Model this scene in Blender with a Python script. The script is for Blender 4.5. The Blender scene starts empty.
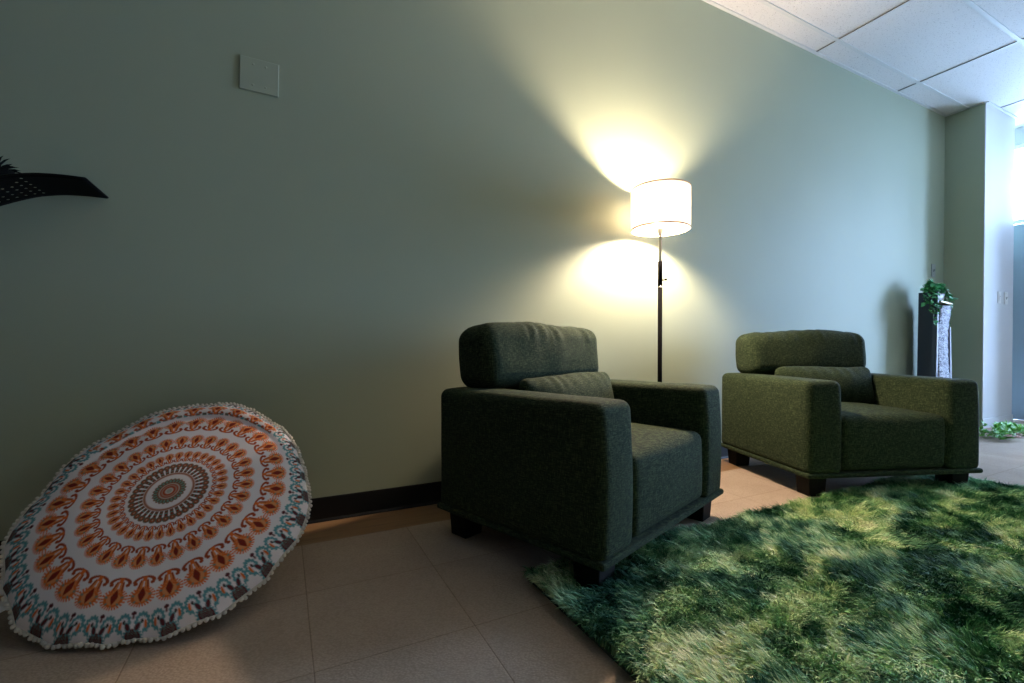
import bpy, math, random
import numpy as np
from mathutils import Vector, Matrix, noise as mnoise

PI = math.pi
scn = bpy.context.scene
COL = scn.collection
random.seed(7)
rng = np.random.default_rng(11)

H = 0.76            # camera height
DW = 2.165           # distance of the long wall
CEIL = 3.06

# ------------------------------------------------------------------ helpers
def link_mesh(name, verts, faces, mat=None, parent=None, smooth=False, loc=None, rot=None):
    me = bpy.data.meshes.new(name)
    me.from_pydata([tuple(v) for v in verts], [], [tuple(f) for f in faces])
    me.validate(); me.update()
    if smooth:
        me.polygons.foreach_set('use_smooth', [True]*len(me.polygons))
    o = bpy.data.objects.new(name, me)
    COL.objects.link(o)
    if mat: me.materials.append(mat)
    if parent: o.parent = parent
    if loc: o.location = loc
    if rot: o.rotation_euler = rot
    return o

def fast_mesh(name, V, Fs, mat, parent=None, smooth=True):
    """V (n,3) array, Fs list of (m,k) int arrays"""
    me = bpy.data.meshes.new(name)
    me.vertices.add(len(V)); me.vertices.foreach_set('co', V.astype(np.float32).ravel())
    loops = np.concatenate([f.ravel() for f in Fs])
    tot = np.concatenate([np.full(len(f), f.shape[1]) for f in Fs])
    start = np.concatenate([[0], np.cumsum(tot)[:-1]])
    me.loops.add(len(loops)); me.loops.foreach_set('vertex_index', loops.astype(np.int32))
    me.polygons.add(len(tot)); me.polygons.foreach_set('loop_start', start.astype(np.int32))
    me.polygons.foreach_set('use_smooth', np.full(len(tot), smooth))
    me.update(calc_edges=True)
    me.materials.append(mat)
    o = bpy.data.objects.new(name, me); COL.objects.link(o)
    if parent: o.parent = parent
    return o

class MB:
    def __init__(s): s.v = []; s.f = []
    def add(s, v, f):
        n = len(s.v); s.v += [tuple(p) for p in v]; s.f += [tuple(i+n for i in q) for q in f]
    def box(s, x0, x1, y0, y1, z0, z1):
        v = [(x0,y0,z0),(x1,y0,z0),(x1,y1,z0),(x0,y1,z0),(x0,y0,z1),(x1,y0,z1),(x1,y1,z1),(x0,y1,z1)]
        s.add(v, [(0,3,2,1),(4,5,6,7),(0,1,5,4),(1,2,6,5),(2,3,7,6),(3,0,4,7)])
    def lathe(s, prof, c=(0,0,0), n=32, closed=False):
        v = []; f = []
        for (r, z) in prof:
            for i in range(n):
                a = 2*PI*i/n; v.append((c[0]+r*math.cos(a), c[1]+r*math.sin(a), c[2]+z))
        m = len(prof)
        for j in range(m if closed else m-1):
            k = (j+1) % m
            for i in range(n):
                i2 = (i+1) % n
                f.append((j*n+i, j*n+i2, k*n+i2, k*n+i))
        if not closed:
            if prof[0][0] > 1e-6: f.append(tuple(range(n))[::-1])
            if prof[-1][0] > 1e-6: f.append(tuple((m-1)*n+i for i in range(n)))
        s.add(v, f)
    def tube(s, pts, r, n=8):
        pts = [Vector(p) for p in pts]; v = []; f = []
        for i, p in enumerate(pts):
            t = (pts[min(i+1, len(pts)-1)] - pts[max(i-1, 0)]).normalized()
            a = t.orthogonal().normalized(); b = t.cross(a)
            rr = r[i] if isinstance(r, (list, tuple)) else r
            for k in range(n):
                w = 2*PI*k/n; v.append(p + a*rr*math.cos(w) + b*rr*math.sin(w))
        for i in range(len(pts)-1):
            for k in range(n):
                k2 = (k+1) % n; f.append((i*n+k, i*n+k2, (i+1)*n+k2, (i+1)*n+k))
        f.append(tuple(range(n))[::-1]); f.append(tuple((len(pts)-1)*n+k for k in range(n)))
        s.add(v, f)
    def ball(s, c, r, seg=8, rings=6, sc=(1,1,1)):
        v = [(c[0], c[1], c[2]-r*sc[2])]; f = []
        for j in range(1, rings):
            a = -PI/2 + PI*j/rings
            for i in range(seg):
                b = 2*PI*i/seg
                v.append((c[0]+r*sc[0]*math.cos(a)*math.cos(b), c[1]+r*sc[1]*math.cos(a)*math.sin(b), c[2]+r*sc[2]*math.sin(a)))
        v.append((c[0], c[1], c[2]+r*sc[2])); top = len(v)-1
        for i in range(seg):
            i2 = (i+1) % seg
            f.append((0, 1+i2, 1+i)); f.append((top, 1+(rings-2)*seg+i, 1+(rings-2)*seg+i2))
            for j in range(rings-2):
                f.append((1+j*seg+i, 1+j*seg+i2, 1+(j+1)*seg+i2, 1+(j+1)*seg+i))
        s.add(v, f)
    def build(s, name, mat, parent=None, smooth=False, loc=None, rot=None, bevel=0, bseg=2):
        o = link_mesh(name, s.v, s.f, mat, parent, smooth, loc, rot)
        if bevel:
            m = o.modifiers.new('bevel', 'BEVEL'); m.width = bevel; m.segments = bseg
            m.limit_method = 'ANGLE'; m.angle_limit = math.radians(40)
        return o

def empty(name, loc, rz=0):
    o = bpy.data.objects.new(name, None); COL.objects.link(o)
    o.location = loc; o.rotation_euler = (0, 0, rz); o.empty_display_size = .1
    return o
def tag(o, label, cat, group=None, kind=None):
    o['label'] = label; o['category'] = cat
    if group: o['group'] = group
    if kind: o['kind'] = kind
    return o
def struct(o): o['kind'] = 'structure'; return o

# ------------------------------------------------------------------ materials
def mat_new(name):
    m = bpy.data.materials.new(name); m.use_nodes = True
    nt = m.node_tree; b = nt.nodes['Principled BSDF']
    return m, nt, b
def simple(name, col, rough=.6, metal=0, spec=.5, bump=None):
    m, nt, b = mat_new(name)
    b.inputs['Base Color'].default_value = (*col, 1); b.inputs['Roughness'].default_value = rough
    b.inputs['Metallic'].default_value = metal; b.inputs['Specular IOR Level'].default_value = spec
    if bump: add_bump(nt, b, *bump)
    return m
def add_bump(nt, b, scale, strength, dist=.002, detail=4):
    tc = nt.nodes.new('ShaderNodeTexCoord'); n = nt.nodes.new('ShaderNodeTexNoise')
    n.inputs['Scale'].default_value = scale; n.inputs['Detail'].default_value = detail
    nt.links.new(tc.outputs['Object'], n.inputs['Vector'])
    bp = nt.nodes.new('ShaderNodeBump'); bp.inputs['Strength'].default_value = strength; bp.inputs['Distance'].default_value = dist
    nt.links.new(n.outputs['Fac'], bp.inputs['Height']); nt.links.new(bp.outputs['Normal'], b.inputs['Normal'])
    return n
def ramp(nt, fac, stops):
    r = nt.nodes.new('ShaderNodeValToRGB'); e = r.color_ramp.elements
    while len(e) < len(stops): e.new(.5)
    for k, (p, c) in enumerate(stops): e[k].position = p; e[k].color = (*c, 1)
    nt.links.new(fac, r.inputs['Fac']); return r.outputs['Color']

# wall paint: soft sage green with faint roller texture
WALLC = (.350, .405, .300)
def wall_paint():
    m, nt, b = mat_new('sage_wall_paint')
    b.inputs['Roughness'].default_value = .55; b.inputs['Specular IOR Level'].default_value = .3
    n = add_bump(nt, b, 260, .12, .001, 3)
    tc = nt.nodes.new('ShaderNodeTexCoord'); n2 = nt.nodes.new('ShaderNodeTexNoise'); n2.inputs['Scale'].default_value = 1.3
    nt.links.new(tc.outputs['Object'], n2.inputs['Vector'])
    c = ramp(nt, n2.outputs['Fac'], [(.3, tuple(x*.97 for x in WALLC)), (.7, tuple(x*1.02 for x in WALLC))])
    nt.links.new(c, b.inputs['Base Color']); return m
M_wall = wall_paint()
M_white_wall = simple('pale_wall_paint', (.58, .59, .60), .6, bump=(260, .1, .001))

M_tan_wall = simple('warm_fill_wall', (.52, .40, .24), .6)  # unseen front wall, tan chosen to bounce warm fill onto the left side
M_dark_wall = simple('low_fill_wall', (.07, .055, .035), .6)  # unseen left wall, kept dark to cut fill on the chair side
def ceiling_tile():
    m, nt, b = mat_new('mineral_fibre_tile')
    b.inputs['Roughness'].default_value = .9; b.inputs['Specular IOR Level'].default_value = .1
    tc = nt.nodes.new('ShaderNodeTexCoord')
    v = nt.nodes.new('ShaderNodeTexNoise'); v.inputs['Scale'].default_value = 130; v.inputs['Detail'].default_value = 2
    nt.links.new(tc.outputs['Object'], v.inputs['Vector'])
    c = ramp(nt, v.outputs['Fac'], [(.30, (.36, .36, .36)), (.37, (.62, .62, .61)), (1, (.66, .66, .65))])
    nt.links.new(c, b.inputs['Base Color'])
    bp = nt.nodes.new('ShaderNodeBump'); bp.inputs['Strength'].default_value = .35; bp.inputs['Distance'].default_value = .003
    nt.links.new(v.outputs['Fac'], bp.inputs['Height']); nt.links.new(bp.outputs['Normal'], b.inputs['Normal'])
    return m
M_tile = ceiling_tile()
M_grid = simple('white_ceiling_grid', (.55, .57, .56), .5)
M_gap = simple('ceiling_gap_shade', (.2, .2, .2), .8)

def carpet():
    m, nt, b = mat_new('beige_carpet_tile')
    b.inputs['Roughness'].default_value = .95; b.inputs['Specular IOR Level'].default_value = .08
    tc = nt.nodes.new('ShaderNodeTexCoord'); sep = nt.nodes.new('ShaderNodeSeparateXYZ')
    nt.links.new(tc.outputs['Object'], sep.inputs[0])
    def mth(op, a, bb=None, c=None):
        n = nt.nodes.new('ShaderNodeMath'); n.operation = op
        for k, x in enumerate((a, bb, c)):
            if x is None: continue
            if isinstance(x, (int, float)): n.inputs[k].default_value = x
            else: nt.links.new(x, n.inputs[k])
        return n.outputs[0]
    T = .405
    fx = mth('FRACT', mth('DIVIDE', mth('SUBTRACT', sep.outputs['X'], .062-10*T), T))
    fy = mth('FRACT', mth('DIVIDE', mth('SUBTRACT', sep.outputs['Y'], 1.933-20*.387), .387))
    dx = mth('MINIMUM', fx, mth('SUBTRACT', 1., fx)); dy = mth('MINIMUM', fy, mth('SUBTRACT', 1., fy))
    seam = mth('MINIMUM', dx, dy)
    seamf = mth('SMOOTH_MIN', mth('DIVIDE', seam, .006), 1., .3)
    # per tile random shade
    ix = mth('FLOOR', mth('DIVIDE', mth('SUBTRACT', sep.outputs['X'], .062-10*T), T)); iy = mth('FLOOR', mth('DIVIDE', mth('SUBTRACT', sep.outputs['Y'], 1.933-20*.387), .387))
    cmb = nt.nodes.new('ShaderNodeCombineXYZ'); nt.links.new(ix, cmb.inputs[0]); nt.links.new(iy, cmb.inputs[1])
    wn = nt.nodes.new('ShaderNodeTexWhiteNoise'); nt.links.new(cmb.outputs[0], wn.inputs['Vector'])
    n1 = nt.nodes.new('ShaderNodeTexNoise'); n1.inputs['Scale'].default_value = 3.2; n1.inputs['Detail'].default_value = 5
    nt.links.new(tc.outputs['Object'], n1.inputs['Vector'])
    # loop pile ribs
    w = nt.nodes.new('ShaderNodeTexVoronoi'); w.inputs['Scale'].default_value = 190
    mp = nt.nodes.new('ShaderNodeMapping'); mp.inputs['Scale'].default_value = (.7, 1.2, 1); mp.inputs['Rotation'].default_value = (0, 0, .5)
    nt.links.new(tc.outputs['Object'], mp.inputs[0]); nt.links.new(mp.outputs[0], w.inputs['Vector'])
    col = ramp(nt, n1.outputs['Fac'], [(.25, (.48, .375, .295)), (.75, (.58, .465, .37))])
    def mix(a, bcol, fac, mode='MULTIPLY'):
        mx = nt.nodes.new('ShaderNodeMix'); mx.data_type = 'RGBA'; mx.blend_type = mode
        if isinstance(fac, (int, float)): mx.inputs[0].default_value = fac
        else: nt.links.new(fac, mx.inputs[0])
        nt.links.new(a, mx.inputs[6])
        if isinstance(bcol, tuple): mx.inputs[7].default_value = (*bcol, 1)
        else: nt.links.new(bcol, mx.inputs[7])
        return mx.outputs[2]
    tint = ramp(nt, wn.outputs['Value'], [(0, (.90, .90, .90)), (1, (1, 1, 1))])
    col = mix(col, tint, 1.)
    rib = ramp(nt, w.outputs['Distance'], [(0, (1, 1, 1)), (.8, (.78, .78, .78))])
    col = mix(col, rib, 1.)
    col = mix(col, (.62, .58, .55), mth('SUBTRACT', 1., seamf))
    nt.links.new(col, b.inputs['Base Color'])
    hgt = mth('ADD', mth('MULTIPLY', seamf, .9), mth('MULTIPLY', w.outputs['Distance'], -1.))
    bp = nt.nodes.new('ShaderNodeBump'); bp.inputs['Strength'].default_value = .5; bp.inputs['Distance'].default_value = .002
    nt.links.new(hgt, bp.inputs['Height']); nt.links.new(bp.outputs['Normal'], b.inputs['Normal'])
    return m
M_carpet = carpet()

def wood():
    m, nt, b = mat_new('brown_wood_strip')
    b.inputs['Roughness'].default_value = .5
    tc = nt.nodes.new('ShaderNodeTexCoord'); mp = nt.nodes.new('ShaderNodeMapping'); mp.inputs['Scale'].default_value = (2, 40, 1)
    n = nt.nodes.new('ShaderNodeTexNoise'); n.inputs['Scale'].default_value = 2; n.inputs['Detail'].default_value = 6
    nt.links.new(tc.outputs['Object'], mp.inputs[0]); nt.links.new(mp.outputs[0], n.inputs['Vector'])
    nt.links.new(ramp(nt, n.outputs['Fac'], [(.3, (.20, .115, .055)), (.7, (.30, .18, .09))]), b.inputs['Base Color'])
    return m
M_wood = wood()
M_black_vinyl = simple('black_vinyl_base', (.006, .006, .006), .5, spec=.3)

def fabric():
    m, nt, b = mat_new('heathered_green_upholstery')
    b.inputs['Roughness'].default_value = .92; b.inputs['Specular IOR Level'].default_value = .15
    b.inputs['Sheen Weight'].default_value = .03; b.inputs['Sheen Roughness'].default_value = .5
    b.inputs['Sheen Tint'].default_value = (.5, .6, .5, 1)
    tc = nt.nodes.new('ShaderNodeTexCoord')
    def streak(sc, s):
        mp = nt.nodes.new('ShaderNodeMapping'); mp.inputs['Scale'].default_value = sc
        nt.links.new(tc.outputs['Object'], mp.inputs[0])
        n = nt.nodes.new('ShaderNodeTexNoise'); n.inputs['Scale'].default_value = s; n.inputs['Detail'].default_value = 2
        nt.links.new(mp.outputs[0], n.inputs['Vector']); return n.outputs['Fac']
    a = streak((1, 1, .12), 460); c = streak((.12, .12, 1), 460)
    ad = nt.nodes.new('ShaderNodeMath'); ad.operation = 'ADD'; nt.links.new(a, ad.inputs[0]); nt.links.new(c, ad.inputs[1])
    hf = nt.nodes.new('ShaderNodeMath'); hf.operation = 'MULTIPLY'; hf.inputs[1].default_value = .5; nt.links.new(ad.outputs[0], hf.inputs[0])
    col = ramp(nt, hf.outputs[0], [(.36, (.007, .014, .007)), (.5, (.020, .033, .017)), (.64, (.066, .088, .042))])
    nt.links.new(col, b.inputs['Base Color'])
    bp = nt.nodes.new('ShaderNodeBump'); bp.inputs['Strength'].default_value = .5; bp.inputs['Distance'].default_value = .0015
    nt.links.new(hf.outputs[0], bp.inputs['Height']); nt.links.new(bp.outputs['Normal'], b.inputs['Normal'])
    return m
M_fabric = fabric()
M_leg = simple('black_stained_leg', (.006, .006, .005), .7, spec=.2)
M_black_metal = simple('black_lamp_metal', (.004, .004, .004), .9, spec=.08)
M_steel = simple('brushed_steel', (.62, .58, .52), .3, metal=1)
M_plate_green = simple('painted_over_plate', (.36, .415, .31), .45)
M_white_plastic = simple('white_plastic', (.72, .72, .70), .4)
M_slot = simple('dark_slot', (.02, .02, .02), .5)
M_shelf = simple('black_perforated_steel', (.003, .003, .003), .7, spec=.15)
M_tagcloth = simple('white_satin_tag', (.62, .60, .58), .7)

def shade_mat():
    m = bpy.data.materials.new('white_linen_lampshade'); m.use_nodes = True; nt = m.node_tree
    nt.nodes.clear(); out = nt.nodes.new('ShaderNodeOutputMaterial')
    d = nt.nodes.new('ShaderNodeBsdfDiffuse'); d.inputs['Color'].default_value = (.85, .80, .72, 1)
    t = nt.nodes.new('ShaderNodeBsdfTranslucent'); t.inputs['Color'].default_value = (1, .96, .90, 1)
    mx = nt.nodes.new('ShaderNodeMixShader'); mx.inputs[0].default_value = .9
    nt.links.new(d.outputs[0], mx.inputs[1]); nt.links.new(t.outputs[0], mx.inputs[2]); nt.links.new(mx.outputs[0], out.inputs[0])
    return m
M_shade = shade_mat()
M_rim = simple('beige_shade_trim', (.42, .30, .20), .7)
def emis(name, col, s):
    m = bpy.data.materials.new(name); m.use_nodes = True; nt = m.node_tree; nt.nodes.clear()
    out = nt.nodes.new('ShaderNodeOutputMaterial'); e = nt.nodes.new('ShaderNodeEmission')
    e.inputs[0].default_value = (*col, 1); e.inputs[1].default_value = s; nt.links.new(e.outputs[0], out.inputs[0]); return m
M_bulb = emis('glowing_bulb', (1, .75, .54), 2250)

def glass():
    m = bpy.data.materials.new('clear_window_glass'); m.use_nodes = True; nt = m.node_tree; nt.nodes.clear()
    out = nt.nodes.new('ShaderNodeOutputMaterial'); t = nt.nodes.new('ShaderNodeBsdfTransparent'); g = nt.nodes.new('ShaderNodeBsdfGlossy')
    g.inputs['Roughness'].default_value = .02; mx = nt.nodes.new('ShaderNodeMixShader'); mx.inputs[0].default_value = .06
    nt.links.new(t.outputs[0], mx.inputs[1]); nt.links.new(g.outputs[0], mx.inputs[2]); nt.links.new(mx.outputs[0], out.inputs[0]); return m
M_glass = glass()

# ------------------------------------------------------------------ room shell
XL, XR = -4.2, 8.3
YF = -3.4  # unseen front wall brought close for more bounced fill
def sbox(name, *b, mat=None, parent=None, kind=True, bevel=0):
    m = MB(); m.box(*b); o = m.build(name, mat, parent, bevel=bevel)
    if kind and not parent: struct(o)
    return o
sbox('floor', XL, XR, YF, 1.933, -.1, 0, mat=M_carpet)
sbox('trim_1', XL, XR, 1.933, DW+.12, -.1, -.001, mat=M_wood)
sbox('wall_back', XL-.12, 5.9, DW, DW+.12, -.1, CEIL+.15, mat=M_wall)
sbox('wall_left', XL-.12, XL, YF, DW, -.1, CEIL+.15, mat=M_dark_wall)
sbox('wall_front', XL-.12, XR+.12, YF-.12, YF, -.1, CEIL+.15, mat=M_tan_wall)
sbox('wall_pillar', 5.9, 6.58, 1.878, 2.50, -.1, CEIL+.15, mat=M_wall)
sbox('wall_pillar_front', 5.902, 6.58, 1.87, 1.878, 0, CEIL, mat=M_white_wall)
# jog beyond the pillar with door and transom, facing -X
sbox('wall_alcove', 6.58, 7.02, 2.38, 2.50, 0, CEIL+.15, mat=M_white_wall)
wr = MB(); wr.box(6.90, 7.02, 1.20, 1.32, 0, CEIL+.15); wr.box(6.90, 7.02, 2.30, 2.38, 0, CEIL+.15); wr.box(6.90, 7.02, 1.32, 2.30, 2.89, CEIL+.15)
wr.box(7.02, XR+.12, 1.20, 1.32, 0, CEIL+.15)
struct(wr.build('wall_entry', M_white_wall))
d = MB(); d.box(6.93, 6.975, 1.34, 2.28, .005, 2.06)
M_door = simple('pale_blue_door', (.36, .46, .56), .5)
dr = struct(d.build('door_1', M_door, bevel=.003))
h = MB(); h.tube([(6.90, 1.42, .98), (6.86, 1.42, .98), (6.86, 1.52, .98)], .009, 8); h.lathe([(.026, 0), (.026, .01)], (0, 0, 0), 16)
h = MB(); h.tube([(6.935, 1.42, .98), (6.885, 1.42, .98), (6.88, 1.52, .98)], .009, 8)
h.build('door_handle', M_steel, dr, smooth=True)
# transom window frame above the door
w2 = MB(); w2.box(6.92, 7.0, 1.32, 2.30, 2.07, 2.11); w2.box(6.92, 7.0, 1.32, 2.30, 2.85, 2.89); w2.box(6.92, 7.0, 1.32, 1.36, 2.11, 2.85); w2.box(6.92, 7.0, 2.26, 2.30, 2.11, 2.85)
M_alu = simple('white_window_frame', (.75, .77, .78), .4)
o = struct(w2.build('window_2', M_alu)); g = MB(); g.box(6.955, 6.961, 1.36, 2.26, 2.11, 2.85); g.build('glass_pane', M_glass, o)

# far right wall with storefront window
WY0, WY1, WZ0, WZ1 = -.50, 1.02, .12, 2.88
wr = MB(); wr.box(XR, XR+.12, YF, WY0, 0, CEIL+.15); wr.box(XR, XR+.12, WY1, 1.32, 0, CEIL+.15)
wr.box(XR, XR+.12, WY0, WY1, 0, WZ0); wr.box(XR, XR+.12, WY0, WY1, WZ1, CEIL+.15)
struct(wr.build('wall_right', M_white_wall))
wf = MB(); nW = 1
for k in range(nW+1):
    y = WY0 + (WY1-WY0)*k/nW; wf.box(XR+.02, XR+.09, max(y-.025, WY0), min(y+.025, WY1), WZ0, WZ1)
wf.box(XR+.02, XR+.09, WY0, WY1, WZ0, WZ0+.05); wf.box(XR+.02, XR+.09, WY0, WY1, WZ1-.05, WZ1)
o = struct(wf.build('window_1', M_alu))
g = MB(); g.box(XR+.05, XR+.056, WY0, WY1, WZ0, WZ1); g.build('glass_pane', M_glass, o)

# ceiling: tiles, T-bar grid, wall angle
ce = sbox('ceiling', XL-.12, XR+.12, YF-.12, 2.5, CEIL+.004, CEIL+.15, mat=M_tile)
gr = MB(); gp = MB()
y = 1.993
ys = []
while y > YF: ys.append(y); y -= .61
for y in ys: gr.box(XL, XR, y-.012, y+.012, CEIL-.004, CEIL+.006)
x = 3.73 - 1.22*6
while x < XR-.1:
    gr.box(x-.012, x+.012, YF, DW, CEIL-.003, CEIL+.006)
    gp.box(x-.0134, x-.012, YF, DW, CEIL-.0005, CEIL+.006)  # solid dark strip, colours in the shadow line beside each cross bar
    x += 1.22
gr.build('ceiling_grid', M_grid, ce); gp.build('tile_gap_shade', M_gap, ce)
wa = MB(); wa.box(XL, 5.9, DW-.022, DW, CEIL-.004, CEIL+.006); wa.box(5.878, 5.9, 1.87, DW, CEIL-.004, CEIL+.006); wa.box(5.9, 6.58, 1.848, 1.87, CEIL-.004, CEIL+.006)
struct(wa.build('trim_2', M_grid))

# cove base
bb = MB(); prof = [(0, 0), (.012, 0), (.011, .004), (.006, .012), (.0045, .10), (.003, .105), (0, .105)]
def base_run(mb, x0, x1):
    v = [(x0, DW-p[0], p[1]) for p in prof]+[(x1, DW-p[0], p[1]) for p in prof]; n = len(prof)
    mb.add(v, [(i, (i+1) % n, n+(i+1) % n, n+i) for i in range(n)]+[tuple(range(n))[::-1], tuple(range(n, 2*n))])
base_run(bb, XL, 5.9)
struct(bb.build('baseboard_back', M_black_vinyl))
bp_ = MB(); bp_.box(5.892, 6.588, 1.862, 1.87, 0, .09); bp_.box(6.58, 6.588, 1.862, 2.38, 0, .09)
struct(bp_.build('baseboard_pillar', simple('pale_baseboard', (.62, .64, .66), .5), bevel=.002))

# ------------------------------------------------------------------ soft box
def axis_coords(a, r, n, m=5):
    c = [-a + r*(1-math.cos(PI/2*i/m)) if True else 0 for i in range(m)]
    inner = list(np.linspace(-(a-r), a-r, n+1))
    return c + inner + [-x for x in c[::-1]]
def soft_box(hx, hy, hz, r, n=(14, 10, 8), deform=None):
    ax = [axis_coords(hx, r, n[0]), axis_coords(hy, r, n[1]), axis_coords(hz, r, n[2])]
    hh = (hx, hy, hz); idx = {}; V = []; Fc = []
    def vid(i, j, k):
        key = (i, j, k)
        if key not in idx:
            q = Vector((ax[0][i], ax[1][j], ax[2][k]))
            c = Vector([max(-(hh[t]-r), min(hh[t]-r, q[t])) for t in range(3)])
            dd = q-c
            p = c + dd.normalized()*r if dd.length > 1e-9 else q
            idx[key] = len(V); V.append(p)
        return idx[key]
    L = [len(a) for a in ax]
    for i in range(L[0]-1):
        for j in range(L[1]-1):
            Fc.append((vid(i, j, 0), vid(i, j+1, 0), vid(i+1, j+1, 0), vid(i+1, j, 0)))
            k = L[2]-1; Fc.append((vid(i, j, k), vid(i+1, j, k), vid(i+1, j+1, k), vid(i, j+1, k)))
    for i in range(L[0]-1):
        for k in range(L[2]-1):
            Fc.append((vid(i, 0, k), vid(i+1, 0, k), vid(i+1, 0, k+1), vid(i, 0, k+1)))
            j = L[1]-1; Fc.append((vid(i, j, k), vid(i, j, k+1), vid(i+1, j, k+1), vid(i+1, j, k)))
    for j in range(L[1]-1):
        for k in range(L[2]-1):
            Fc.append((vid(0, j, k), vid(0, j, k+1), vid(0, j+1, k+1), vid(0, j+1, k)))
            i = L[0]-1; Fc.append((vid(i, j, k), vid(i, j+1, k), vid(i, j+1, k+1), vid(i, j, k+1)))
    if deform: V = [deform(p, (p.x/hx, p.y/hy, p.z/hz)) for p in V]
    return V, Fc
def place(V, c, rx=0, rz=0):
    M = Matrix.Translation(c) @ Matrix.Rotation(rz, 4, 'Z') @ Matrix.Rotation(rx, 4, 'X')
    return [M @ Vector(v) for v in V]

# ------------------------------------------------------------------ armchairs
CW, CD = .998, .787
ARMW = .196
ZP = .128    # top of plinth
ZA = .592    # arm top
def make_armchair(cx, cy, yaw, label, seed):
    root = empty('armchair', (cx, cy, 0), yaw)
    tag(root, label, 'armchair', 'matching green armchairs')
    hw, hd = CW/2, CD/2
    # legs
    for sx in (-1, 1):
        for sy in (-1, 1):
            x = sx*(hw-.085); y = sy*(hd-.085); a, b = .050, .044
            m = MB(); m.add([(x-b, y-b, 0), (x+b, y-b, 0), (x+b, y+b, 0), (x-b, y+b, 0), (x-a, y-a, .102), (x+a, y-a, .102), (x+a, y+a, .102), (x-a, y+a, .102)],
                            [(0,3,2,1),(4,5,6,7),(0,1,5,4),(1,2,6,5),(2,3,7,6),(3,0,4,7)])
            m.build('leg', M_leg, root, bevel=.004)
    # plinth (upholstered thin platform)
    V, Fc = soft_box(hw+.003, hd+.004, .0125, .011, (8, 8, 1)); V = place(V, (0, 0, ZP-.0125))
    link_mesh('plinth', V, Fc, M_fabric, root, True)
    # arms
    for sx in (-1, 1):
        hz = (ZA-ZP)/2+.006
        def dfm(p, u, sx=sx):
            q = Vector(p)
            wx = (1-abs(u[2])**3)*(1-abs(u[1])**4)
            q.x += .006*u[0]*wx                              # slightly plump sides
            q.z += .006*(1-u[0]**2)*max(u[2], 0)*(1-.4*u[1]**2)
            if u[1] < 0:                                     # front face leans back, rounds at the top
                q.y += .010*max(0, u[2])**2*abs(u[1])**2
            q.y -= .006*(1-u[0]**2)*(1-u[2]**2)*max(-u[1], 0)
            q += mnoise.noise_vector(Vector((p.x+seed, p.y, p.z))*4.5)*.0025
            return q
        V, Fc = soft_box(ARMW/2, hd-.003, hz, .032, (8, 26, 16), dfm)
        V = place(V, (sx*(hw-ARMW/2-.003), 0, ZP-.012+hz))
        link_mesh('arm', V, Fc, M_fabric, root, True)
    # back rest frame
    iw = hw-ARMW+.002
    V, Fc = soft_box(iw, .07, (ZA-ZP-.01)/2, .03, (10, 3, 6)); V = place(V, (0, hd-.075, ZP+(ZA-ZP-.01)/2))
    link_mesh('backrest', V, Fc, M_fabric, root, True)
    # seat cushion
    sd = (CD-.14)/2
    def dseat(p, u):
        q = Vector(p)
        q.z += .026*(1-u[0]**2)*(1-min(1, abs(u[1]))**3)*max(u[2], 0)
        q.y -= .014*(1-u[0]**2)*(1-u[2]**2)*max(-u[1], 0)
        q += mnoise.noise_vector(Vector((p.x+seed*2, p.y, p.z))*5)*.003
        return q
    V, Fc = soft_box(iw-.003, sd, .143, .038, (20, 18, 9), dseat); V = place(V, (0, -hd+.010+sd, ZP+.140))
    link_mesh('seat_cushion', V, Fc, M_fabric, root, True)
    # back cushion, plump, wider than the seat, gathered along its top seam
    bw, bt, bh = hw-.085, .098, .137
    def dback(p, u):
        q = Vector(p)
        bul = (1-u[0]**2*.8)*(1-u[2]**2*.75)
        q.y += .022*u[1]*bul
        q.z += .012*(1-u[0]**4)*max(u[2], 0) - .012*max(0, abs(u[0])-.8)*5*abs(u[2])*u[2]*.5
        q.z += .006*math.sin(p.x*9+seed*1.7)*max(0, u[2])
        top = math.exp(-((1-u[2])/.42)**2)
        if u[1] < .2:
            a = p.x*70 + 5*mnoise.noise(Vector((p.x*5, seed, 0)))
            amp = .011*top*max(0, mnoise.noise(Vector((p.x*6+3.1*seed, .3, seed)))+.35)
            q.y += amp*math.sin(a + (u[2]-1)*2.2*math.copysign(1, p.x))
            q.z += .4*amp*math.sin(a)
        q += mnoise.noise_vector(Vector((p.x, p.y+seed, p.z))*7)*.006
        return q
    V, Fc = soft_box(bw, bt, bh, .062, (90, 8, 26), dback)
    V = place(V, (0, hd-.104, ZA-.008+bh), rx=-.07)
    link_mesh('back_cushion', V, Fc, M_fabric, root, True)
    return root

def corner_to_center(x, y, yaw):
    return (x + CW/2*math.cos(yaw) - CD/2*math.sin(yaw), y + CW/2*math.sin(yaw) + CD/2*math.cos(yaw))
Y1 = math.radians(20.0); Y2 = math.radians(-20)
c1 = corner_to_center(.832, 1.070, Y1); c2 = corner_to_center(2.345, 1.378, Y2)
ch1 = make_armchair(*c1, Y1, 'dark green upholstered armchair in front of the floor lamp, its corner over the rug', 1.3)
ch2 = make_armchair(*c2, Y2, 'dark green upholstered armchair right of the floor lamp, beside the white pillar', 4.1)

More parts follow.
